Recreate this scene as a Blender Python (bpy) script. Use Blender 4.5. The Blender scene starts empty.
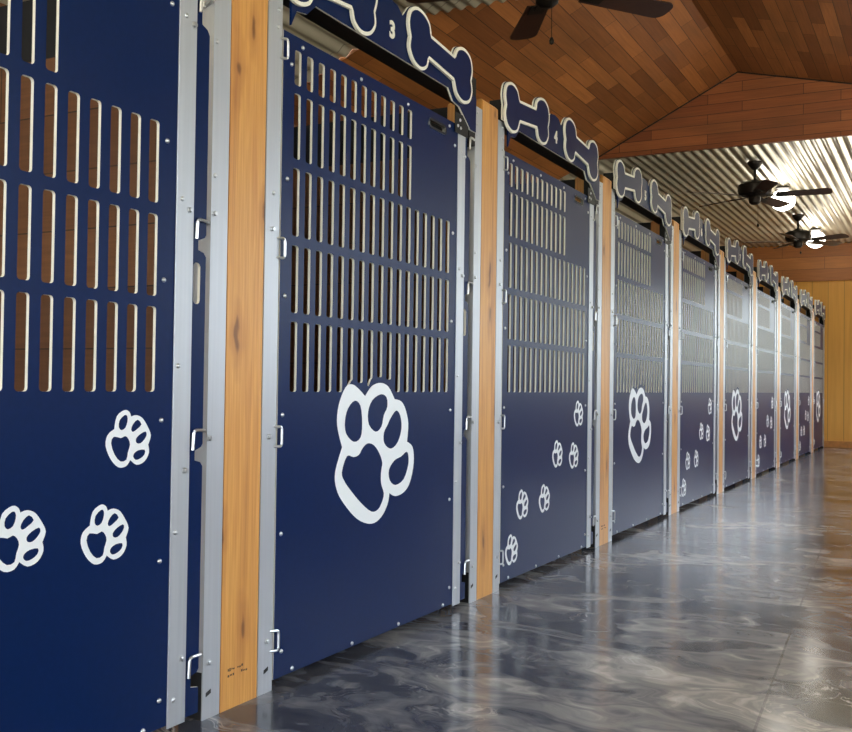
import bpy, bmesh, math, random
from mathutils import Matrix, Vector

random.seed(7)
SC = bpy.context.scene
COL = SC.collection
S = 1.524            # spacing of the posts
PW = 0.1524          # post width
HM = 2.97            # flat metal ceiling height
NK = range(-1, 9)    # kennels

# ------------------------------------------------------------------ materials
def new_mat(name):
    m = bpy.data.materials.new(name); m.use_nodes = True
    nt = m.node_tree
    for n in list(nt.nodes): nt.nodes.remove(n)
    out = nt.nodes.new('ShaderNodeOutputMaterial')
    b = nt.nodes.new('ShaderNodeBsdfPrincipled')
    nt.links.new(b.outputs[0], out.inputs[0])
    return m, nt, b

def N(nt, t, **kw):
    n = nt.nodes.new(t)
    for k, v in kw.items():
        if k in n.inputs: n.inputs[k].default_value = v
        else: setattr(n, k, v)
    return n

def ramp(nt, fac, stops):
    r = nt.nodes.new('ShaderNodeValToRGB')
    el = r.color_ramp.elements
    while len(el) < len(stops): el.new(0.5)
    for e, (p, c) in zip(el, stops):
        e.position = p; e.color = (c[0], c[1], c[2], 1)
    nt.links.new(fac, r.inputs[0])
    return r.outputs[0]

def math_(nt, op, a, b=None, c=None):
    n = nt.nodes.new('ShaderNodeMath'); n.operation = op
    for i, v in enumerate((a, b, c)):
        if v is None: continue
        if isinstance(v, (int, float)): n.inputs[i].default_value = v
        else: nt.links.new(v, n.inputs[i])
    return n.outputs[0]

def mixc(nt, fac, a, b, mode='MIX'):
    n = nt.nodes.new('ShaderNodeMix'); n.data_type = 'RGBA'; n.blend_type = mode
    for sock, v in ((n.inputs[0], fac), (n.inputs[6], a), (n.inputs[7], b)):
        if isinstance(v, (int, float)): sock.default_value = v
        elif isinstance(v, tuple): sock.default_value = (v[0], v[1], v[2], 1)
        else: nt.links.new(v, sock)
    return n.outputs[2]

def pos(nt, scale=(1, 1, 1), swap=None, loc=(0, 0, 0)):
    g = nt.nodes.new('ShaderNodeNewGeometry')
    s = nt.nodes.new('ShaderNodeSeparateXYZ'); nt.links.new(g.outputs['Position'], s.inputs[0])
    c = nt.nodes.new('ShaderNodeCombineXYZ')
    order = swap or (0, 1, 2)
    for i, o in enumerate(order):
        if o is None: continue
        v = math_(nt, 'MULTIPLY_ADD', s.outputs[o], scale[i], loc[i])
        nt.links.new(v, c.inputs[i])
    return c.outputs[0]

def noise(nt, vec, scale, detail=4, rough=.55, dist=0):
    n = N(nt, 'ShaderNodeTexNoise', Scale=scale, Detail=detail, Roughness=rough, Distortion=dist)
    nt.links.new(vec, n.inputs['Vector'])
    return n

def simple(name, col, rough=.5, metal=0., spec=.5, var=0., vscale=20):
    m, nt, b = new_mat(name)
    b.inputs['Roughness'].default_value = rough
    b.inputs['Metallic'].default_value = metal
    b.inputs['Specular IOR Level'].default_value = spec
    if var:
        n = noise(nt, pos(nt), vscale, 3)
        c = ramp(nt, n.outputs[0], [(.3, tuple(x*(1-var) for x in col)), (.7, tuple(min(1, x*(1+var)) for x in col))])
        nt.links.new(c, b.inputs['Base Color'])
    else:
        b.inputs['Base Color'].default_value = (*col, 1)
    return m

def bump(nt, b, h, strength=.2, dist=.002):
    n = N(nt, 'ShaderNodeBump', Strength=strength, Distance=dist)
    nt.links.new(h, n.inputs['Height']); nt.links.new(n.outputs[0], b.inputs['Normal'])

NAVY = simple('navy_plastic', (.0014, .0135, .074), .34, 0, .15, .06, 60)
CREAM = simple('cream_plastic_core', (.88, .86, .78), .5, 0, .4, .02)
WHITE = simple('engraved_white', (.84, .87, .90), .5, 0, .4)
def brushed():
    m, nt, b = new_mat('brushed_aluminium')
    n = noise(nt, pos(nt, (90, 90, 2.0)), 1, 2)
    c = ramp(nt, n.outputs[0], [(.3, (.50, .525, .575)), (.7, (.545, .57, .62))])
    nt.links.new(c, b.inputs['Base Color'])
    b.inputs['Metallic'].default_value = .55; b.inputs['Roughness'].default_value = .42
    return m
ALU = brushed()
ZINC = simple('zinc_plated_steel', (.62, .64, .67), .30, 1.0)
BLACK = simple('black_plastic', (.010, .010, .011), .5, 0, .3)
HOLE = simple('dark_slot_shade', (.02, .02, .022), .6)
DARKPANEL = simple('dark_upper_panel', (.010, .011, .014), .6, 0, .3, .2, 15)

def pine():
    m, nt, b = new_mat('varnished_pine')
    v = pos(nt, (30, 30, 1.1))
    w = noise(nt, v, 1.0, 5, .6, .6)
    base = ramp(nt, w.outputs[0], [(.28, (.42, .150, .032)), (.43, (.60, .26, .060)), (.55, (.72, .35, .085)), (.70, (.60, .25, .055))])
    fine = noise(nt, pos(nt, (160, 160, 5)), 1, 2)
    base = mixc(nt, .22, base, ramp(nt, fine.outputs[0], [(.3, (.38, .16, .05)), (.7, (.85, .5, .2))]))
    vo = N(nt, 'ShaderNodeTexVoronoi', Scale=1.0, Randomness=1.0, voronoi_dimensions='2D')
    wp = noise(nt, pos(nt), 9, 2)
    vv = nt.nodes.new('ShaderNodeVectorMath'); vv.operation = 'MULTIPLY_ADD'
    nt.links.new(wp.outputs[1], vv.inputs[0]); vv.inputs[1].default_value = (.35, .35, .35)
    nt.links.new(pos(nt, (8, 2.3, 0), (1, 2, 0)), vv.inputs[2])
    nt.links.new(vv.outputs[0], vo.inputs['Vector'])
    k = ramp(nt, vo.outputs['Distance'], [(.05, (1, 1, 1)), (.26, (0, 0, 0))])
    k2 = ramp(nt, vo.outputs['Distance'], [(.035, (1, 1, 1)), (.085, (0, 0, 0))])
    base = mixc(nt, math_(nt, 'MULTIPLY', k, .55), base, (.34, .115, .03))
    base = mixc(nt, math_(nt, 'MULTIPLY', k2, .7), base, (.12, .04, .015))
    nt.links.new(base, b.inputs['Base Color'])
    b.inputs['Roughness'].default_value = .42
    bump(nt, b, fine.outputs[0], .15, .001)
    return m
PINE = pine()

def planks(name, order, bw, bh, c1, c2, off=(0, 0, 0), dark=(.02, .008, .004), rough=.5, grain=.5, mortar=.0022, hue=(.12, .05, .015)):
    """boards running along the first axis of ORDER, stacked along the second"""
    m, nt, b = new_mat(name)
    v = pos(nt, (1, 1, 0), order, off)
    br = N(nt, 'ShaderNodeTexBrick', Scale=1.0, Bias=0.0)
    br.offset = .37; br.offset_frequency = 2; br.squash = 1
    br.inputs['Mortar Size'].default_value = mortar
    br.inputs['Mortar Smooth'].default_value = .2
    br.inputs['Brick Width'].default_value = bw
    br.inputs['Row Height'].default_value = bh
    br.inputs['Color1'].default_value = (*c1, 1); br.inputs['Color2'].default_value = (*c2, 1)
    br.inputs['Mortar'].default_value = (*dark, 1)
    nt.links.new(v, br.inputs['Vector'])
    g = noise(nt, pos(nt, (3, 70, 1), order), 1, 5, .6, .4)
    gc = ramp(nt, g.outputs[0], [(.3, (.55, .5, .45)), (.7, (1.15, 1.15, 1.1))])
    col = mixc(nt, grain, br.outputs[0], gc, 'MULTIPLY')
    big = noise(nt, pos(nt, (1.2, 5, 1), order), 1, 2)
    col = mixc(nt, math_(nt, 'MULTIPLY', ramp(nt, big.outputs[0], [(.45, (0, 0, 0)), (.75, (1, 1, 1))]), .45), col, hue)
    nt.links.new(col, b.inputs['Base Color'])
    b.inputs['Roughness'].default_value = rough
    bump(nt, b, br.outputs['Fac'], -.5, .003)
    return m
CEILWOOD = planks('ceiling_planks', (1, 0, None), .72, .092, (.48, .180, .050), (.21, .070, .019), rough=.45)
GABLEWOOD = planks('gable_planks', (0, 2, None), .8, .088, (.42, .135, .038), (.24, .068, .019), rough=.5)
PARTWOOD = planks('partition_planks', (0, 2, None), 2.4, .167, (.175, .074, .030), (.10, .040, .016), off=(0, -1.742 + .167*11, 0), rough=.5, grain=.6, hue=(.13, .06, .03))
BEAMWOOD = planks('beam_planks', (0, 2, None), 1.6, .18, (.62, .235, .055), (.44, .15, .035), off=(0, -2.43 + .36, 0), rough=.45, hue=(.4, .13, .03))

def ochre():
    m, nt, b = new_mat('ochre_wall_panel')
    g = nt.nodes.new('ShaderNodeNewGeometry')
    s = nt.nodes.new('ShaderNodeSeparateXYZ'); nt.links.new(g.outputs['Position'], s.inputs[0])
    fr = math_(nt, 'FRACT', math_(nt, 'MULTIPLY', math_(nt, 'ADD', s.outputs[0], 10 + .08), 1/.22))
    gr = math_(nt, 'LESS_THAN', fr, .035)
    n = noise(nt, pos(nt, (20, 20, 1.2)), 1, 4)
    c = ramp(nt, n.outputs[0], [(.3, (.82, .385, .062)), (.7, (.92, .46, .085))])
    c = mixc(nt, math_(nt, 'MULTIPLY', gr, .55), c, (.25, .11, .02))
    nt.links.new(c, b.inputs['Base Color']); b.inputs['Roughness'].default_value = .45
    return m
OCHRE = ochre()
TRIMWOOD = simple('orange_trim_wood', (.55, .22, .05), .45, 0, .5, .2, 12)

def tin():
    m, nt, b = new_mat('galvanised_corrugated_sheet')
    n = noise(nt, pos(nt, (6, 1.2, 6)), 1, 4)
    c = ramp(nt, n.outputs[0], [(.3, (.50, .45, .34)), (.7, (.60, .55, .43))])
    # sheet overlaps
    g = nt.nodes.new('ShaderNodeNewGeometry')
    s = nt.nodes.new('ShaderNodeSeparateXYZ'); nt.links.new(g.outputs['Position'], s.inputs[0])
    fr = math_(nt, 'FRACT', math_(nt, 'MULTIPLY', math_(nt, 'ADD', s.outputs[1], 9.15), 1/2.44))
    c = mixc(nt, math_(nt, 'MULTIPLY', math_(nt, 'LESS_THAN', fr, .004), .6), c, (.12, .1, .08))
    nt.links.new(c, b.inputs['Base Color'])
    b.inputs['Metallic'].default_value = .42; b.inputs['Roughness'].default_value = .32
    return m
TIN = tin()

def floor_mat():
    m, nt, b = new_mat('marbled_epoxy_floor')
    p = pos(nt, (1, 1, 0))
    rot = nt.nodes.new('ShaderNodeMapping'); rot.inputs['Rotation'].default_value = (0, 0, math.radians(20))
    rot.inputs['Scale'].default_value = (1.0, 1.55, 1)
    nt.links.new(p, rot.inputs['Vector'])
    w1 = noise(nt, rot.outputs[0], 1.5, 3, .55)
    vm = nt.nodes.new('ShaderNodeVectorMath'); vm.operation = 'MULTIPLY_ADD'
    nt.links.new(w1.outputs[1], vm.inputs[0]); vm.inputs[1].default_value = (1.5, 1.5, 0)
    nt.links.new(rot.outputs[0], vm.inputs[2])
    a = noise(nt, vm.outputs[0], 1.35, 6, .56, .6)
    a2 = noise(nt, vm.outputs[0], 4.2, 5, .58, .7)
    t = math_(nt, 'ADD', math_(nt, 'MULTIPLY', a.outputs[0], .62), math_(nt, 'MULTIPLY', a2.outputs[0], .38))
    col = ramp(nt, t, [(.37, (.014, .016, .026)), (.44, (.050, .055, .073)), (.495, (.125, .128, .143)), (.56, (.240, .236, .238)), (.66, (.52, .50, .47))])
    v1 = noise(nt, vm.outputs[0], 1.9, 5, .55, 1.8)
    vein = math_(nt, 'ABSOLUTE', math_(nt, 'SUBTRACT', v1.outputs[0], .5))
    msk = noise(nt, rot.outputs[0], 1.7, 2)
    vf = math_(nt, 'MULTIPLY', ramp(nt, vein, [(.0, (1, 1, 1)), (.014, (0, 0, 0))]), ramp(nt, msk.outputs[0], [(.48, (0, 0, 0)), (.62, (1, 1, 1))]))
    col = mixc(nt, math_(nt, 'MULTIPLY', vf, .55), col, (.60, .57, .54))
    br = noise(nt, pos(nt, (.35, .35, 0), None, (3.3, 1.7, 0)), 1.6, 3)
    sx = nt.nodes.new('ShaderNodeSeparateXYZ'); nt.links.new(p, sx.inputs[0])
    bf = ramp(nt, math_(nt, 'MULTIPLY_ADD', sx.outputs[0], .16, br.outputs[0]), [(.45, (0, 0, 0)), (.75, (1, 1, 1))])
    col = mixc(nt, math_(nt, 'MULTIPLY', bf, .4), col, mixc(nt, 1.0, col, (1.12, .90, .70), 'MULTIPLY'))
    # saw-cut joint in the slab
    l = math_(nt, 'ABSOLUTE', math_(nt, 'SUBTRACT', math_(nt, 'MULTIPLY_ADD', sx.outputs[1], .055, sx.outputs[0]), 1.215))
    jf = math_(nt, 'LESS_THAN', l, .0035)
    col = mixc(nt, math_(nt, 'MULTIPLY', jf, .35), col, (.02, .02, .022))
    nt.links.new(col, b.inputs['Base Color'])
    r = ramp(nt, a2.outputs[0], [(.3, (.12, .12, .12)), (.7, (.21, .21, .21))])
    nt.links.new(r, b.inputs['Roughness'])
    b.inputs['Specular IOR Level'].default_value = .42
    hb = noise(nt, p, 7, 2)
    bump(nt, b, hb.outputs[0], .06, .004)
    return m
FLOOR = floor_mat()

FANBODY = simple('oil_rubbed_bronze', (.022, .017, .014), .4, .6)
FANBLADE = planks('walnut_blade', (0, 1, None), 9, 9, (.050, .018, .010), (.050, .018, .010), rough=.4, grain=.6, mortar=0, hue=(.03, .012, .008))
def emis(name, col, st):
    m, nt, b = new_mat(name)
    b.inputs['Base Color'].default_value = (.9, .9, .88, 1)
    b.inputs['Emission Color'].default_value = (*col, 1); b.inputs['Emission Strength'].default_value = st
    return m
GLOBE = emis('lit_opal_globe', (1, .95, .84), 8)
WALLPAINT = simple('warm_tan_wall', (.50, .40, .27), .6, 0, .3, .05, 4)
FRAMEW = simple('white_window_frame', (.8, .8, .78), .4)
def glass():
    m = bpy.data.materials.new('window_glass'); m.use_nodes = True
    nt = m.node_tree
    for n in list(nt.nodes): nt.nodes.remove(n)
    out = nt.nodes.new('ShaderNodeOutputMaterial'); mx = nt.nodes.new('ShaderNodeMixShader')
    tr = nt.nodes.new('ShaderNodeBsdfTransparent'); gl = nt.nodes.new('ShaderNodeBsdfGlossy')
    gl.inputs['Roughness'].default_value = .02
    mx.inputs[0].default_value = .06
    nt.links.new(tr.outputs[0], mx.inputs[1]); nt.links.new(gl.outputs[0], mx.inputs[2]); nt.links.new(mx.outputs[0], out.inputs[0])
    return m
GLASS = glass()
INK = simple('stamp_ink', (.10, .055, .03), .7)

# ------------------------------------------------------------------ helpers
def link(name, me, parent=None, loc=None, kind=None):
    o = bpy.data.objects.new(name, me); COL.objects.link(o)
    if parent: o.parent = parent
    if loc: o.location = loc
    if kind: o['kind'] = kind
    return o

def empty(name, loc, label, cat, group=None):
    o = bpy.data.objects.new(name, None); COL.objects.link(o)
    o.location = loc; o.empty_display_size = .1
    o['label'] = label; o['category'] = cat
    if group: o['group'] = group
    return o

def bm_mesh(bm, name, mats, smooth=False):
    me = bpy.data.meshes.new(name)
    bmesh.ops.recalc_face_normals(bm, faces=bm.faces[:])
    bm.to_mesh(me); bm.free()
    for m in (mats if isinstance(mats, (list, tuple)) else [mats]): me.materials.append(m)
    if smooth:
        for p in me.polygons: p.use_smooth = True
        me.set_sharp_from_angle(angle=math.radians(40))
    return me

def box(bm, x0, x1, y0, y1, z0, z1, bev=0):
    r = bmesh.ops.create_cube(bm, size=1)
    vs = r['verts']
    for v in vs:
        v.co = Vector((x0 + (v.co.x+.5)*(x1-x0), y0 + (v.co.y+.5)*(y1-y0), z0 + (v.co.z+.5)*(z1-z0)))
    if bev:
        es = {e for v in vs for e in v.link_edges}
        bmesh.ops.bevel(bm, geom=list(es), offset=bev, segments=2, profile=.5, affect='EDGES')

def box_mesh(name, mat, *a, **k):
    bm = bmesh.new(); box(bm, *a, **k); return bm_mesh(bm, name, mat)

def tube(bm, pts, r, seg=8):
    pts = [Vector(p) for p in pts]
    rings = []
    for i, p in enumerate(pts):
        d = (pts[min(i+1, len(pts)-1)] - pts[max(i-1, 0)]).normalized()
        a = Vector((0, 0, 1)) if abs(d.z) < .9 else Vector((1, 0, 0))
        u = d.cross(a).normalized(); w = d.cross(u).normalized()
        rings.append([bm.verts.new(p + (u*math.cos(t)+w*math.sin(t))*r) for t in (2*math.pi*k/seg for k in range(seg))])
    for a, b in zip(rings, rings[1:]):
        for k in range(seg): bm.faces.new((a[k], a[(k+1) % seg], b[(k+1) % seg], b[k]))
    bm.faces.new(rings[0]); bm.faces.new(rings[-1][::-1])

def arc(pts, n=4, r=.3):
    """round the inner corners of a polyline"""
    out = [Vector(pts[0])]
    for a, b, c in zip(pts, pts[1:], pts[2:]):
        a, b, c = Vector(a), Vector(b), Vector(c)
        p, q = b.lerp(a, r), b.lerp(c, r)
        for i in range(n+1):
            t = i/n; out.append((p*(1-t)**2 + b*2*t*(1-t) + q*t*t))
    out.append(Vector(pts[-1])); return out

def lathe(bm, prof, seg=28, c=(0, 0, 0)):
    rings = []
    for r, z in prof:
        if r < 1e-5: rings.append([bm.verts.new((c[0], c[1], c[2]+z))])
        else: rings.append([bm.verts.new((c[0]+r*math.cos(2*math.pi*k/seg), c[1]+r*math.sin(2*math.pi*k/seg), c[2]+z)) for k in range(seg)])
    for a, b in zip(rings, rings[1:]):
        for k in range(seg):
            k2 = (k+1) % seg
            if len(a) == 1 and len(b) == 1: continue
            if len(a) == 1: bm.faces.new((a[0], b[k], b[k2]))
            elif len(b) == 1: bm.faces.new((a[k], a[k2], b[0]))
            else: bm.faces.new((a[k], a[k2], b[k2], b[k]))

def flat_solid(name, loops, x0, x1, face_mat, edge_mat):
    """outline + holes given as (y, z) loops, extruded from x0 to x1, as one mesh"""
    cu = bpy.data.curves.new(name, 'CURVE'); cu.dimensions = '2D'; cu.fill_mode = 'BOTH'
    cu.extrude = (x1-x0)/2
    for lp in loops:
        sp = cu.splines.new('POLY'); sp.points.add(len(lp)-1); sp.use_cyclic_u = True
        for p, (y, z) in zip(sp.points, lp): p.co = (y, z, 0, 1)
    o = bpy.data.objects.new('outline_source', cu); COL.objects.link(o)
    dg = bpy.context.evaluated_depsgraph_get(); dg.update()
    me = bpy.data.meshes.new_from_object(o.evaluated_get(dg))
    bpy.data.objects.remove(o); bpy.data.curves.remove(cu)
    me.name = name
    M = Matrix(((0, 0, 1, (x0+x1)/2), (1, 0, 0, 0), (0, 1, 0, 0), (0, 0, 0, 1)))
    me.transform(M)
    bm = bmesh.new(); bm.from_mesh(me)
    bmesh.ops.remove_doubles(bm, verts=bm.verts[:], dist=1e-5)
    bmesh.ops.recalc_face_normals(bm, faces=bm.faces[:])
    bm.to_mesh(me); bm.free()
    me.materials.clear(); me.materials.append(face_mat); me.materials.append(edge_mat)
    for p in me.polygons:
        p.use_smooth = False
        p.material_index = 0 if abs(p.normal.x) > .7 else 1
    return me

def smooth_loop(pts, n=4, sharp=()):
    """closed Catmull-Rom; indices in SHARP stay corners"""
    L = len(pts); out = []
    P = [Vector((a, b, 0)) for a, b in pts]
    def tan(i):
        if i % L in sharp: return Vector((0, 0, 0))
        return (P[(i+1) % L] - P[(i-1) % L]) * .5
    for i in range(L):
        p0, p1 = P[i], P[(i+1) % L]; t0, t1 = tan(i), tan(i+1)
        for k in range(n):
            t = k/n; h = (2*t**3-3*t*t+1, t**3-2*t*t+t, -2*t**3+3*t*t, t**3-t*t)
            q = p0*h[0] + t0*h[1] + p1*h[2] + t1*h[3]
            out.append((q.x, q.y))
    return out

def inset(loop, d):
    L = len(loop)
    area = sum(loop[i][0]*loop[(i+1) % L][1] - loop[(i+1) % L][0]*loop[i][1] for i in range(L))
    s = 1 if area > 0 else -1
    out = []
    for i in range(L):
        a, c = Vector(loop[(i-1) % L]), Vector(loop[(i+1) % L])
        t = (c-a).normalized()
        out.append((loop[i][0] - s*t.y*d, loop[i][1] + s*t.x*d))
    return out

def slot_loop(y0, y1, z0, z1, r=.011, zl=None):
    out = []
    zl = z0 if zl is None else zl
    for cx, cz, a0 in ((y1-r, z1-r, 0), (y0+r, z1-r, 90), (y0+r, zl+r, 180), (y1-r, z0+r, 270)):
        for k in range(4):
            a = math.radians(a0 + 30*k)
            out.append((cx + r*math.cos(a), cz + r*math.sin(a)))
    return out

def copy_tree(o, parent=None):
    c = o.copy(); COL.objects.link(c)
    if parent is not None: c.parent = parent
    for ch in [x for x in bpy.data.objects if x.parent == o]: copy_tree(ch, c)
    return c

ORD = {-1: 'nearest', 0: 'second', 1: 'third', 2: 'fourth', 3: 'fifth', 4: 'sixth', 5: 'seventh', 6: 'eighth', 7: 'ninth', 8: 'farthest'}
NUM = {0: '3', 1: '4', 2: '5', 3: '6', 4: '7', 5: '8', 6: '9', 7: '10', 8: '11'}
WORD = {0: 'three', 1: 'four', 2: 'five', 3: 'six', 4: 'seven', 5: 'eight', 6: 'nine', 7: 'ten', 8: 'eleven'}

# ------------------------------------------------------------------ kennel door
def paw_large():
    out = [(.562,.809),(.525,.755),(.519,.696),(.548,.631),(.512,.560),(.520,.510),(.559,.465),(.640,.408),(.724,.384),(.785,.398),(.825,.435),(.836,.470),(.877,.456),(.935,.465),(.975,.495),(.999,.557),(.990,.610),(.950,.630),(.957,.691),(.935,.740),(.905,.765),(.862,.772),(.820,.812),(.769,.824),(.715,.813),(.676,.782),(.640,.803),(.600,.818)]
    o = smooth_loop(out, 4, (3, 11, 17, 21, 25))
    pad = smooth_loop([(.575,.603),(.548,.557),(.562,.530),(.597,.500),(.660,.455),(.723,.422),(.765,.424),(.790,.446),(.801,.472),(.783,.504),(.781,.540),(.788,.570),(.770,.600),(.735,.628),(.695,.636),(.664,.622),(.645,.604),(.614,.598)], 3)
    t1 = smooth_loop([(.616,.769),(.577,.746),(.561,.708),(.569,.670),(.613,.644),(.653,.656),(.661,.699),(.650,.752)], 3)
    t2 = smooth_loop([(.773,.788),(.720,.770),(.695,.734),(.701,.694),(.744,.670),(.780,.686),(.794,.722),(.815,.747),(.810,.778)], 3)
    t3 = smooth_loop([(.873,.735),(.838,.712),(.818,.690),(.795,.665),(.798,.632),(.842,.612),(.888,.632),(.912,.677),(.901,.719)], 3)
    t4 = smooth_loop([(.948,.597),(.910,.583),(.866,.573),(.831,.545),(.837,.511),(.876,.492),(.931,.507),(.961,.551),(.962,.582)], 3)
    return [o, pad, t1, t2, t3, t4]

def paw_small():
    out = [(-.014,.063),(-.037,.050),(-.044,.022),(-.063,.010),(-.068,-.013),(-.053,-.042),(-.030,-.061),(-.007,-.060),(.005,-.047),(.025,-.059),(.049,-.053),(.063,-.034),(.060,-.016),(.068,.004),(.059,.022),(.042,.043),(.022,.051),(.005,.048),(.000,.058)]
    o = smooth_loop(out, 3, (2, 8, 12, 14, 17))
    pad = smooth_loop([(-.045,.006),(-.053,-.008),(-.042,-.033),(-.024,-.049),(-.006,-.046),(-.002,-.030),(.004,-.014),(-.001,-.001),(-.011,.006),(-.024,.002)], 2)
    t1 = smooth_loop([(-.014,.052),(-.029,.041),(-.031,.026),(-.023,.019),(-.011,.024),(-.005,.038),(-.006,.049)], 2)
    t2 = smooth_loop([(.026,.041),(.012,.032),(.006,.020),(.012,.014),(.025,.020),(.038,.030)], 2)
    t3 = smooth_loop([(.051,.014),(.033,.008),(.021,-.002),(.024,-.011),(.036,-.012),(.048,-.004),(.055,.006)], 2)
    t4 = smooth_loop([(.050,-.027),(.030,-.027),(.017,-.033),(.014,-.041),(.022,-.048),(.036,-.046),(.049,-.038)], 2)
    return [o, pad, t1, t2, t3, t4]

def panel_loops(large):
    Y0, Y1 = .222, 1.418
    edge = [(Y0, .026), (Y1, .026), (Y1, .086), (Y1-.010, .088), (Y1-.028, .092), (Y1-.028, .118), (Y1-.006, .124), (Y1, .132)]
    for zc in (.704, 1.208):
        edge += [(Y1, zc-.088), (Y1-.008, zc-.078), (Y1-.028, zc-.073), (Y1-.028, zc-.050), (Y1-.006, zc-.042), (Y1, zc-.034)]
    edge += [(Y1, 1.66), (Y1-.008, 1.672), (Y1-.028, 1.68), (Y1-.028, 1.775), (Y0, 1.775)]
    loops = [edge]
    pitch = .0589; w = .0310
    rows = [(1.641, 1.737, 12), (1.437, 1.618, 12), (1.224, 1.411, 17), (1.012, 1.198, 17), (.795, .988, 17)]
    low = {5: (.811, .829), 6: (.823, .823), 7: (.813, .835), 8: (.842, .842), 9: (.835, .835)}
    for ri, (z0, z1, n) in enumerate(rows):
        for i in range(n):
            y = .276 + i*pitch
            a = zl = z0
            if large and ri == 4 and i in low: zl, a = low[i]
            loops.append(slot_loop(y, y+w, a, z1, .0075, zl))
    loops.append(slot_loop(1.374, 1.398, 1.005, 1.104, .010))
    loops.append(slot_loop(1.082, 1.202, 1.719, 1.741, .0105))       # pull handle opening
    return loops

def dome(name, r, mat, hexa=False):
    """screw or bolt head sitting on a face that looks towards +X"""
    bm = bmesh.new()
    if hexa:
        lathe(bm, [(0, -.001), (r*1.25, -.001), (r*1.25, .0015), (0, .0015)], 16)
        lathe(bm, [(0, .0015), (r, .0015), (r, .006), (r*.7, .0075), (0, .0075)], 6)
    else:
        lathe(bm, [(0, -.001), (r, -.001), (r, .001), (r*.8, .0032), (r*.35, .0044), (0, .0046)], 12)
    bmesh.ops.transform(bm, matrix=Matrix.Rotation(math.pi/2, 4, 'Y'), verts=bm.verts[:])
    return bm_mesh(bm, name, mat, True)
SCREW = dome('screw_head', .0062, ZINC)
BOLT = dome('bolt_head', .0066, ZINC, True)

panel_me = {b: flat_solid('door_panel', panel_loops(b), -.0078, 0.0, NAVY, CREAM) for b in (True, False)}
paw_me = {True: flat_solid('large_paw', paw_large(), -.0005, .0006, WHITE, WHITE), False: flat_solid('small_paw', paw_small(), -.0005, .0006, WHITE, WHITE)}
strip_me = box_mesh('door_strip', ALU, 0, .0035, 1.308, 1.368, .018, 1.768, bev=.0008)
rim_me = flat_solid('pull_rim', [slot_loop(1.074, 1.210, 1.712, 1.748, .017), slot_loop(1.083, 1.201, 1.720, 1.740, .0099)], -.010, .004, BLACK, ZINC)

def make_door(large):
    root = empty('kennel_door', (0, 0, 0), 'x', 'kennel door')
    link('door_panel', panel_me[large], root)
    st = link('edge_strip', strip_me, root); st['label'] = 'silver aluminium edge strip'
    link('pull_handle', rim_me, root)['label'] = 'black and chrome recessed pull'
    if large:
        link('paw_print', paw_me[True], root)['label'] = 'one big white paw outline'
    else:
        for y, z in ((1.192, .692), (1.128, .492), (.900, .512), (.737, .323), (.475, .322), (.362, .147)):
            link('paw_print', paw_me[False], root, (0, y, z))['label'] = 'small white paw outline'
    for y, z in ((.312, 1.752), (.260, 1.691), (.625, 1.752), (.925, 1.752), (.248, 1.374), (.245, 1.055), (.243, .733), (.245, .412), (.255, .095), (.307, .037), (.619, .036), (.907, .036), (1.237, 1.754), (1.283, 1.693), (1.275, 1.372), (1.272, 1.051), (1.272, .730), (1.275, .408), (1.282, .090), (1.232, .036)):
        link('screw', SCREW, root, (.0005, y, z))
    for y, z, h in ((1.330, 1.68, 0), (1.357, 1.667, 1), (1.326, 1.247, 0), (1.353, 1.225, 1), (1.322, .855, 0), (1.350, .610, 1), (1.322, .468, 0), (1.352, .170, 1), (1.327, .080, 0)):
        link('bolt' if h else 'rivet', BOLT if h else SCREW, st, (.0035, y, z))
    return root

protos = {True: make_door(True), False: make_door(False)}
used = set()
for k in NK:
    large = (k % 2 == 0)
    r = protos[large] if large not in used else copy_tree(protos[large])
    used.add(large)
    r.location = (0, k*S + (.025 if k == -1 else 0), 0)
    if k == -1:
        for o in [x for x in bpy.data.objects if x.parent == r and x.name.startswith('paw_print')]: o.location.y -= .020
    what = 'one big white paw outline' if large else ('small white paw outlines climbing it' if k > -1 else 'scattered small white paw outlines, cut off by the edge of the view')
    where = {-1: 'closest to the viewer', 8: 'last one against the yellow wall'}.get(k, 'below the bone sign numbered %s' % WORD.get(k, ''))
    r['label'] = 'navy slotted kennel door with %s, %s' % (what, where)
    r['group'] = 'kennel doors along the wall'
    r.name = 'kennel_door'

# ------------------------------------------------------------------ posts
def post_mesh():
    bm = bmesh.new()
    box(bm, -PW, 0, 0, PW, 0, 1.934)
    for v in bm.verts:
        pass
    top = [e for e in bm.edges if all(abs(v.co.z-1.934) < 1e-4 for v in e.verts)]
    bmesh.ops.bevel(bm, geom=top, offset=.012, segments=1, affect='EDGES')
    vert = [e for e in bm.edges if abs(e.verts[0].co.z-e.verts[1].co.z) > 1]
    bmesh.ops.bevel(bm, geom=vert, offset=.003, segments=2, affect='EDGES')
    return bm_mesh(bm, 'timber', PINE)
def channel_mesh():
    bm = bmesh.new()
    box(bm, -.0035, 0, -.065, -.001, 0, 1.885)          # front flange
    box(bm, -.075, -.0035, -.065, -.0620, .115, 1.885)   # web facing the door
    return bm_mesh(bm, 'channel', ALU)
def channel_r_mesh():
    bm = bmesh.new()
    box(bm, -.0035, 0, PW+.0015, .216, 0, 1.885)
    box(bm, -.075, -.0035, PW+.0015, PW+.0045, 0, 1.885)
    return bm_mesh(bm, 'channel', ALU)
def pin_mesh():
    bm = bmesh.new()
    tube(bm, arc([(-.030, -.0618, -.008), (.004, -.076, -.002), (.0065, -.121, 0), (.0070, -.124, -.048)], 4, .25), .0040, 8)
    lathe(bm, [(0, -.006), (.006, -.006), (.006, .006), (0, .006)], 10, (-.03, -.068, -.006))
    return bm_mesh(bm, 'pin', ZINC, True)
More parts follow.
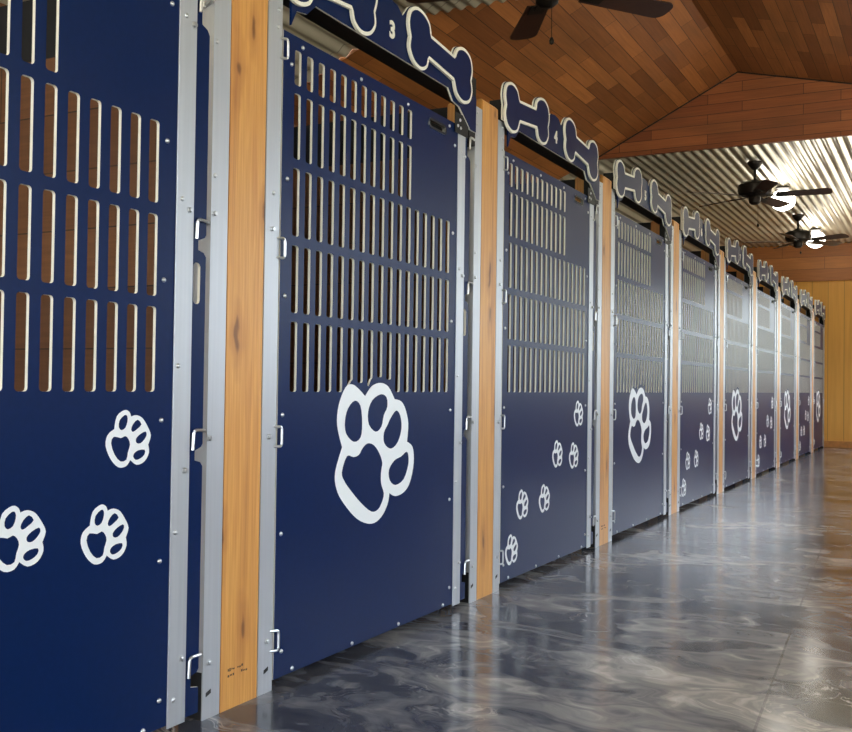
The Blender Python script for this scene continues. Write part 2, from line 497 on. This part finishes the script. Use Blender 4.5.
def loop_mesh():
    bm = bmesh.new()
    tube(bm, arc([(-.004, .205, 0), (.011, .228, 0), (.011, .228, -.053), (-.004, .205, -.053)], 4, .2), .0038, 8)
    return bm_mesh(bm, 'loop', ZINC, True)
def slotdark_mesh():
    bm = bmesh.new(); box(bm, -.0006, .0006, -.009, .009, -.005, .005)
    for v in bm.verts: v.co.z += v.co.y*.35
    return bm_mesh(bm, 'slot', HOLE)  # thin dark plate laid on the flange as the shade inside the slot
timber_me, chl, chr_, pin_me, loop_me, slot_me = post_mesh(), channel_mesh(), channel_r_mesh(), pin_mesh(), loop_mesh(), slotdark_mesh()
foot_me = box_mesh('shade_block', BLACK, -.075, -.0040, -.064, -.0600, .001, .1145)  # black block added to stand for the shaded gap below the web

def left_channel(root):
    c = link('metal_channel', chl, root)
    link('shade_block', foot_me, c)['label'] = 'black block added for shade at the foot'
    for y, z, h in ((-.045, 1.862, 0), (-.048, 1.818, 0), (-.048, 1.776, 0), (-.054, 1.655, 0), (-.053, 1.325, 0), (-.053, 1.232, 1), (-.057, .682, 1), (-.044, .136, 1)):
        link('bolt' if h else 'rivet', BOLT if h else SCREW, c, (0, y, z))
    link('slot_shade', slot_me, c, (.0004, -.044, .062))
    for z in (1.752, 1.208, .704, .166): link('hinge_pin', pin_me, c, (0, 0, z))
    return c
def make_post():
    root = empty('wooden_post', (0, 0, 0), 'x', 'post')
    link('timber', timber_me, root)
    left_channel(root)
    c = link('metal_channel', chr_, root)
    for y, z, h in ((.199, 1.862, 0), (.200, 1.820, 0), (.197, 1.773, 0), (.188, 1.325, 0), (.185, 1.228, 1), (.184, .676, 1), (.190, .136, 1)):
        link('bolt' if h else 'rivet', BOLT if h else SCREW, c, (0, y, z))
    link('slot_shade', slot_me, c, (.0004, .188, .060))
    for z in (1.748, 1.208, .702, .158): link('hasp_loop', loop_me, c, (0, 0, z))
    return root
post = make_post()
for k in range(0, 9):
    r = post if k == 0 else copy_tree(post)
    r.location = (0, k*S, 0); r.name = 'wooden_post'
    if k == 0:
        r['label'] = 'widest, closest orange pine post between silver metal channels, right of the nearest kennel door'
    else:
        r['label'] = 'orange pine post with silver channels between the bone signs numbered %s and %s' % (WORD[k-1], WORD[k])
    r['group'] = 'pine posts between the kennel doors'
# grade stamp inked on two posts
def stamp():
    bm = bmesh.new()
    random.seed(3)
    for row, z in enumerate((.094, .080)):
        y = .030
        while y < .112:
            w = random.uniform(.004, .009)
            if random.random() < .8: box(bm, 0, .0006, y, y+w*.75, z+random.uniform(0, .003), z+random.uniform(.005, .0085))
            y += w*1.15
    return bm_mesh(bm, 'stamp', INK)
st_me = stamp()
for o in [x for x in bpy.data.objects if x.name.startswith('timber')]:
    k = round(o.parent.location.y/S)
    if k in (0, 2): link('grade_stamp', st_me, o)['label'] = 'small dark inked grade stamp'

last = empty('metal_channel', (0, 9*S - .006, 0), 'thin silver metal channel against the yellow end wall beside the farthest door', 'channel')
cc = left_channel(last)
cc.name = 'channel_body'

# ------------------------------------------------------------------ bone signs
CEN = .755
bone_pts = [(.208,2.052),(.168,2.033),(.152,1.990),(.163,1.950),(.152,1.912),(.176,1.868),(.232,1.850),(.287,1.868),(.312,1.911),(.505,1.931),(.518,1.897),(.562,1.877),(.615,1.889),(.648,1.928),(.642,1.968),(.656,2.010),(.641,2.056),(.597,2.080),(.540,2.076),(.500,2.052),(.489,2.018),(.307,2.003),(.286,2.036),(.250,2.052)]
bone = smooth_loop(bone_pts, 4, (3, 8, 9, 14, 20, 21))
bone_in = inset(bone, .0115)
mir = lambda lp: [(2*CEN - y, z) for y, z in lp][::-1]
half = [(.755,2.054),(.705,2.048),(.672,2.026)]
bl = smooth_loop([(y, z) for y, z in inset(bone_pts, -.003)], 3, (3, 8, 9, 14, 20, 21))
n3 = len(bl)//len(bone_pts)
top = bl[17*n3:][::-1]        # from the inner knob over the shaft to the first outer point
lo = bl[:5*n3+1][::-1]        # mirrored order handled below
left_top = [p for p in bl[17*n3+1:]] + bl[0:3*n3]
# walk: arch, inner knob (clockwise over the top), shaft, outer knob, left side, tab
inner = bl[14*n3+2:][::-1]
walk = half + [p for p in (bl[16*n3:])] + [p for p in bl[:3*n3+1]]
left_edge = [(.158, 1.889), (.2185, 1.889), (.2185, 1.792), (.243, 1.838), (.292, 1.846), (.335, 1.883)]
left = walk + [(.157, 1.925)] + left_edge
right = [(2*CEN-y, z) for y, z in walk[1:]] + [(1.356, 1.925), (1.380, 1.915), (1.419, 1.905), (1.419, 1.776), (1.370, 1.776), (1.274, 1.838), (1.218, 1.846), (1.180, 1.883)]
plate = left[::-1] + right
# one closed loop: bottom centre gap is the straight edge from (.335,1.883) to (1.180,1.883)
plate_me = flat_solid('back_plate', [plate], .004, .0110, NAVY, CREAM)
for p in plate_me.polygons:
    if p.normal.y < -.7 and p.center.y < .25 and p.center.z < 1.889: p.material_index = 0      # skinned edge beside the channel
bone_me = []
for lp, li in ((bone, bone_in), (mir(bone), mir(bone_in))):
    a = flat_solid('bone', [lp], .0145, .0235, CREAM, CREAM)
    b = flat_solid('bone_face', [li], .0230, .0242, NAVY, NAVY)
    bone_me.append((a, b))
def header_mesh():
    bm = bmesh.new()
    box(bm, -.068, .0035, .2175, 1.4450, 1.884, 1.985)
    return bm_mesh(bm, 'header_box', BLACK)
header_me = header_mesh()
brk_bm = bmesh.new()
box(brk_bm, -.060, .0020, 1.393, 1.4450, 1.728, 1.8835)
box(brk_bm, .0040, .0075, 1.262, 1.372, 1.742, 1.815)
box(brk_bm, -.020, .0040, 1.330, 1.372, 1.776, 1.8835)
brk_me = bm_mesh(brk_bm, 'stop_bracket', BLACK)

def digit_mesh(s):
    cu = bpy.data.curves.new('digit', 'FONT'); cu.body = s; cu.size = .074; cu.extrude = .0012; cu.offset = .0032
    cu.align_x = 'CENTER'
    o = bpy.data.objects.new('digit_source', cu); COL.objects.link(o)
    dg = bpy.context.evaluated_depsgraph_get(); dg.update()
    me = bpy.data.meshes.new_from_object(o.evaluated_get(dg))
    bpy.data.objects.remove(o); bpy.data.curves.remove(cu)
    me.transform(Matrix(((0, 0, 1, .0118), (1, 0, 0, .782), (0, 1, 0, 1.932), (0, 0, 0, 1))))
    me.materials.clear(); me.materials.append(CREAM)
    return me
for m_ in [plate_me] + [m for ab in bone_me for m in ab]: m_.transform(Matrix.Translation((0, .013, 0)))
plate_me.update()
def make_sign():
    root = empty('bone_sign', (0, 0, 0), 'x', 'sign')
    link('back_plate', plate_me, root)
    for a, b in bone_me:
        o = link('bone', a, root); link('bone_face', b, o)['label'] = 'navy face inside cream outline'
    link('header_box', header_me, root)['label'] = 'black header box behind the sign'
    br = link('stop_bracket', brk_me, root); br['label'] = 'black bracket above the door corner'
    for y, z in ((1.300, 1.792), (1.283, 1.768), (1.306, 1.764)): link('screw', SCREW, br, (.0075, y, z))
    return root
sign = make_sign()
for k in range(0, 9):
    r = sign if k == 0 else copy_tree(sign)
    r.location = (0, k*S + (.010 if k == 0 else 0), 0); r.name = 'bone_sign'
    r['label'] = 'navy sign of two cream-edged bones numbered %s%s' % (WORD[k], {0: ', largest one, cut off at the top', 8: ', last one beside the yellow wall'}.get(k, ', %s kennel from the front' % ORD[k]))
    r['group'] = 'bone number signs'
for k in range(0, 9):
    r = [o for o in bpy.data.objects if o.parent is None and o.name.startswith('bone_sign') and abs(o.location.y-k*S) < .02][0]
    link('number', digit_mesh(NUM[k]), r)['label'] = 'cream number %s' % NUM[k]

# ------------------------------------------------------------------ partitions between kennels
XB = -2.25
def make_partition():
    root = empty('kennel_partition', (0, 0, 0), 'x', 'partition')
    link('plank_boarding', box_mesh('plank_boarding', PARTWOOD, XB+.01, -PW-.002, .045, .105, .0, 1.742), root)
    link('upper_panel', box_mesh('upper_panel', DARKPANEL, XB+.01, -PW-.002, .060, .090, 1.742, 1.932), root)['label'] = 'black upper panel'
    return root
part = make_partition()
for k in range(0, 9):
    r = part if k == 0 else copy_tree(part)
    r.location = (0, k*S, 0); r.name = 'kennel_partition'
    r['label'] = ('brown plank partition seen through the nearest kennel door' if k == 0 else 'brown plank partition inside the kennel under the bone sign numbered %s' % WORD[k-1])
    r['group'] = 'plank partitions between kennels'

# ------------------------------------------------------------------ setting
YF, YN, YE, YB = 6.99, 3.15, 13.72, -5.0      # far gable, near gable, end wall, wall behind
XR = 3.3
XL, XP, ZP, XQ = -1.30, -.04, 3.605, 2.60      # eave left, peak, eave right
SL = (ZP-HM)/(XP-XL)
def zleft(x): return HM - (XL-x)*SL*.9
link('floor', box_mesh('floor', FLOOR, XB-.1, XR+.1, YB-.1, YE+.1, -.1, 0), kind='structure')

def corrugated(y0, y1, name='ceiling'):
    bm = bmesh.new(); pitch = .086; amp = .0105; n = 10
    x = XB - .08; xs = []
    while x < XR+.08: xs.append(x); x += pitch/n
    rows = []
    for yy in (y0, y1):
        row = []
        for x in xs:
            z = HM if x > XL else zleft(x)
            row.append((x, yy, z + .012 + amp*math.sin(2*math.pi*x/pitch)))
        rows.append(row)
    th = .0012
    top = [[bm.verts.new((a, b, c+th)) for a, b, c in r] for r in rows]
    bot = [[bm.verts.new(p) for p in r] for r in rows]
    for i in range(len(xs)-1):
        bm.faces.new((bot[0][i], bot[1][i], bot[1][i+1], bot[0][i+1]))
        bm.faces.new((top[0][i], top[0][i+1], top[1][i+1], top[1][i]))
        bm.faces.new((bot[0][i], bot[0][i+1], top[0][i+1], top[0][i]))
        bm.faces.new((bot[1][i], top[1][i], top[1][i+1], bot[1][i+1]))
    me = bm_mesh(bm, name, TIN, True)
    return link(name, me, kind='structure')
corrugated(YB-.05, YN, 'ceiling')
corrugated(YF+.004, YE+.05, 'ceiling_far')
def vault():
    bm = bmesh.new()
    prof = [(XB-.08, zleft(XB-.08)), (XL, HM), (XP, ZP), (XQ, HM), (XR+.08, HM)]
    t = .05
    a = [[bm.verts.new((x, y, z)) for x, z in prof] for y in (YN+.002, YF)]
    b = [[bm.verts.new((x, y, z+t)) for x, z in prof] for y in (YN+.002, YF)]
    for i in range(len(prof)-1):
        bm.faces.new((a[0][i], a[0][i+1], a[1][i+1], a[1][i]))
        bm.faces.new((b[0][i], b[1][i], b[1][i+1], b[0][i+1]))
        for j in (0, 1): bm.faces.new((a[j][i], a[j][i+1], b[j][i+1], b[j][i]))
    return link('ceiling_vault', bm_mesh(bm, 'vault', CEILWOOD), kind='structure')
vault()
def gable(y0, y1, name, low=-.016):
    bm = bmesh.new()
    prof = [(XL-.04, HM+low), (XP, ZP+.03), (XQ+.06, HM+low)]
    # slightly proud lower edge so that it closes onto the metal sheets
    a = [bm.verts.new((x, y0, z)) for x, z in prof]; b = [bm.verts.new((x, y1, z)) for x, z in prof]
    bm.faces.new(a); bm.faces.new(b[::-1])
    for i in range(3): bm.faces.new((a[i], a[(i+1) % 3], b[(i+1) % 3], b[i]))
    link(name, bm_mesh(bm, name, GABLEWOOD), kind='structure')
gable(YF, YF+.04, 'wall_gable_far')
gable(YN-.04, YN-.001, 'wall_gable_near', .025)
# thin dark strip where the vault meets the gable
bm = bmesh.new()
for (xa, za), (xb, zb) in (((XL, HM), (XP, ZP)), ((XP, ZP), (XQ, HM))):
    tube(bm, [(xa, YF-.008, za-.004), (xb, YF-.008, zb-.004)], .007, 6)
link('trim_1', bm_mesh(bm, 'trim', simple('dark_gap_trim', (.02, .01, .006), .7)), kind='structure')

# end wall with its windows (to the right of the view)
def wall_with_openings(name, axis, at, thick, a0, a1, z0, z1, opens, mat):
    """axis 'x': wall runs along x at y=at; axis 'y': along y at x=at"""
    bm = bmesh.new()
    def b(u0, u1, w0, w1):
        if u1-u0 < 1e-4 or w1-w0 < 1e-4: return
        if axis == 'x': box(bm, u0, u1, at, at+thick, w0, w1)
        else: box(bm, at, at+thick, u0, u1, w0, w1)
    cur = a0
    for (u0, u1, w0, w1) in sorted(opens):
        b(cur, u0, z0, z1); b(u0, u1, z0, w0); b(u0, u1, w1, z1); cur = u1
    b(cur, a1, z0, z1)
    return link(name, bm_mesh(bm, name, mat), kind='structure')
end_open = [(.80, 2.95, .95, 2.30)]
wall_with_openings('wall_end', 'x', YE, .12, XB-.1, XR+.1, 0, HM+.05, end_open, OCHRE)
side_open = [(-.6, 1.6, 1.0, 2.40), (4.0, 6.2, 1.0, 2.40), (8.2, 10.4, 1.0, 2.40)]
back_open = [(-1.2, 3.0, .15, 2.70)]
wall_with_openings('wall_right', 'y', XR, .12, YB-.1, YE, 0, HM+.05, side_open, WALLPAINT)
wall_with_openings('wall_back', 'x', YB-.12, .12, XB-.1, XR+.1, 0, HM+.05, back_open, WALLPAINT)
link('wall_left', box_mesh('wall_left', PARTWOOD, XB-.12, XB, YB, YE, 0, zleft(XB)+.03), kind='structure')

nwin = 0
def window(axis, at, o, look=-1):
    global nwin
    nwin += 1
    u0, u1, w0, w1 = o
    fb, gb = bmesh.new(), bmesh.new()
    def b(bmx, a0, a1, c0, c1, d0, d1):
        if axis == 'x': box(bmx, a0, a1, at+d0, at+d1, c0, c1)
        else: box(bmx, at+d0, at+d1, a0, a1, c0, c1)
    t = .05
    b(fb, u0, u1, w0, w0+t, .03, .09); b(fb, u0, u1, w1-t, w1, .03, .09)
    b(fb, u0, u0+t, w0+t, w1-t, .03, .09); b(fb, u1-t, u1, w0+t, w1-t, .03, .09)
    mid = (u0+u1)/2
    b(fb, mid-.02, mid+.02, w0+t, w1-t, .03, .09)
    b(gb, u0+t, mid-.02, w0+t, w1-t, .055, .061); b(gb, mid+.02, u1-t, w0+t, w1-t, .055, .061)
    f = link('window_%d' % nwin, bm_mesh(fb, 'window_frame', FRAMEW), kind='structure')
    link('pane', bm_mesh(gb, 'pane', GLASS), f)
    la = bpy.data.lights.new('daylight_portal', 'AREA'); la.shape = 'RECTANGLE'
    la.size = u1-u0; la.size_y = w1-w0; la.cycles.is_portal = True
    lo = bpy.data.objects.new('daylight_portal', la); COL.objects.link(lo)
    if axis == 'x':
        lo.location = ((u0+u1)/2, at+(.13 if look < 0 else -.01), (w0+w1)/2)
    else:
        lo.location = (at+.13, (u0+u1)/2, (w0+w1)/2)
    # make sure the portal looks into the room
    d = Vector((0, look, 0)) if axis == 'x' else Vector((-1, 0, 0))
    lo.rotation_euler = d.to_track_quat('-Z', 'Z').to_euler()
for o in end_open: window('x', YE, o)
for o in side_open: window('y', XR, o)
for o in back_open: window('x', YB-.12, o, 1)

# beam, baseboard, corner trim on the end wall
link('trim_2', box_mesh('beam', BEAMWOOD, XB, XR, YE-.06, YE-.001, 2.435, HM-.002), kind='structure')
link('baseboard_end', box_mesh('baseboard', TRIMWOOD, -.02, XR, YE-.02, YE-.001, 0, .095), kind='structure')

# ------------------------------------------------------------------ ceiling fans
def make_fan(phase, R, drop, chain, pitch):
    """origin at the ceiling"""
    root = empty('ceiling_fan', (0, 0, 0), 'x', 'ceiling fan')
    def part(name, prof, mat=FANBODY, seg=28):
        bm = bmesh.new(); lathe(bm, prof, seg); return link(name, bm_mesh(bm, name, mat, True), root)
    zb = -drop
    part('canopy', [(0, 0), (.068, 0), (.070, -.012), (.060, -.030), (.038, -.060), (.022, -.075), (0, -.078)])
    part('downrod', [(0, -.07), (.013, -.07), (.013, zb+.13), (0, zb+.13)], seg=12)
    part('motor_housing', [(0, zb+.150), (.030, zb+.150), (.045, zb+.130), (.115, zb+.122), (.150, zb+.100), (.156, zb+.050), (.146, zb+.012), (.110, zb-.004), (.060, zb-.012), (0, zb-.012)])
    part('switch_housing', [(0, zb-.010), (.052, zb-.010), (.056, zb-.030), (.052, zb-.066), (.030, zb-.084), (0, zb-.086)])
    bm = bmesh.new()
    out = []
    n = 10
    r0, r1, w0, w1 = .20, R, .056, .072
    top = [(r0, -w0), (r1-.05, -w1)] + [(r1-.05+.05*math.sin(a), -w1+(1-math.cos(a))*.05) for a in (math.pi/2*i/4 for i in range(1, 5))]
    pts = top + [(x, -y) for x, y in top[::-1]]
    vs0 = [bm.verts.new((x, y, .003)) for x, y in pts]; vs1 = [bm.verts.new((x, y, -.003)) for x, y in pts]
    bm.faces.new(vs0); bm.faces.new(vs1[::-1])
    for i in range(len(pts)): bm.faces.new((vs0[i], vs0[(i+1) % len(pts)], vs1[(i+1) % len(pts)], vs1[i]))
    blade_me = bm_mesh(bm, 'blade', FANBLADE)
    bm = bmesh.new()
    box(bm, .10, .25, -.016, .016, -.010, -.003, .002)
    box(bm, .19, .30, -.040, .040, -.0075, -.0035, .001)
    arm_me = bm_mesh(bm, 'blade_arm', FANBODY)
    for i in range(5):
        a = math.radians(phase + 72*i)
        b = link('blade', blade_me, root, (0, 0, zb))
        b.rotation_euler = (Matrix.Rotation(a, 3, 'Z') @ Matrix.Rotation(math.radians(-pitch), 3, 'X')).to_euler()
        link('blade_arm', arm_me, b)
    bm = bmesh.new()
    tube(bm, [(.035, -.03, zb-.07), (.036, -.031, zb-.07-chain)], .0014, 6)
    lathe(bm, [(0, .018), (.006, .014), (.012, 0), (.010, -.014), (0, -.020)], 10, (.036, -.031, zb-.085-chain))
    link('pull_chain', bm_mesh(bm, 'pull_chain', FANBODY, True), root)
    return root
for (x, y, ph, R, drop, ch), lab in (((-.04, 2.31, 50, .67, .325, .17), 'dark walnut-bladed ceiling fan overhead, cut off by the top of the view'),
                             ((-.02, 7.78, 3, .68, .32, .20), 'dark bronze ceiling fan hanging from corrugated ceiling just past the wooden gable'),
                             ((-.03, 10.95, 48, .64, .32, .06), 'smaller-looking distant dark ceiling fan nearest the yellow end wall')):
    f = make_fan(ph, R, drop, ch, 9 if y < 3 else 12); f.location = (x, y, HM + .002)
    f['label'] = lab; f['group'] = 'ceiling fans'
    f.name = 'ceiling_fan'

# opal globe lights
def make_globe():
    root = empty('globe_light', (0, 0, 0), 'x', 'ceiling light')
    bm = bmesh.new(); lathe(bm, [(0, 0), (.075, 0), (.078, -.02), (.05, -.03), (0, -.03)], 24)
    link('light_base', bm_mesh(bm, 'light_base', FANBODY, True), root)
    bm = bmesh.new()
    r = .125; c = -.142
    prof = [(0 if i in (0, 16) else r*math.sin(math.pi*i/16), c + r*.9*math.cos(math.pi*i/16)) for i in range(17)]
    lathe(bm, prof, 28)
    link('glass_globe', bm_mesh(bm, 'glass_globe', GLOBE, True), root)['label'] = 'glowing white globe'
    return root
g = make_globe(); g.location = (.05, 9.10, HM+.002); g['label'] = 'glowing white ceiling light behind the larger of the two far fans'; g['group'] = 'ceiling lights'
g2 = copy_tree(g); g2.location = (.04, 12.15, HM+.002); g2['label'] = 'glowing white ceiling light behind the fan nearest the yellow wall'

# ------------------------------------------------------------------ world, camera
w = bpy.data.worlds.new('daylight'); SC.world = w; w.use_nodes = True
nt = w.node_tree
for n in list(nt.nodes): nt.nodes.remove(n)
wo = nt.nodes.new('ShaderNodeOutputWorld'); bg = nt.nodes.new('ShaderNodeBackground')
tc = nt.nodes.new('ShaderNodeTexCoord'); sp = nt.nodes.new('ShaderNodeSeparateXYZ')
nt.links.new(tc.outputs['Generated'], sp.inputs[0])
cr = ramp(nt, math_(nt, 'MULTIPLY_ADD', sp.outputs[2], .5, .5), [(.0, (.95, .88, .72)), (.44, (.80, .76, .62)), (.49, (.30, .34, .24)), (.505, (.20, .24, .20)), (.56, (.80, .88, .95)), (1.0, (.80, .90, 1.0))])
nt.links.new(cr, bg.inputs[0]); bg.inputs[1].default_value = 8.0
nt.links.new(bg.outputs[0], wo.inputs[0])

f, yaw, pit, rol, h, D, y0 = 1000.0, .480493618, .0199831, .0134206508, .816177689, 1.59340193, -1.97649616
fw = Vector((-math.sin(yaw)*math.cos(pit), math.cos(yaw)*math.cos(pit), math.sin(pit)))
rt = fw.cross(Vector((0, 0, 1))).normalized(); up = rt.cross(fw)
r2 = rt*math.cos(rol) + up*math.sin(rol); u2 = -rt*math.sin(rol) + up*math.cos(rol)
cam = bpy.data.cameras.new('camera'); co = bpy.data.objects.new('camera', cam); COL.objects.link(co)
cam.sensor_fit = 'HORIZONTAL'; cam.sensor_width = 36; cam.lens = f/852*36
cam.clip_start = .02
M = Matrix((r2, u2, -fw)).transposed().to_4x4(); M.translation = Vector((D, y0, h))
co.matrix_world = M
SC.camera = co

SC.view_settings.view_transform = 'Standard'
SC.view_settings.look = 'None'
SC.view_settings.gamma = 1
SC.view_settings.use_curve_mapping = False
SC.view_settings.exposure = 0.55
SC.cycles.max_bounces = 10
SC.cycles.diffuse_bounces = 5
SC.cycles.glossy_bounces = 5
SC.cycles.transparent_max_bounces = 12
SC.cycles.use_denoising = True
SC.cycles.sample_clamp_indirect = 6
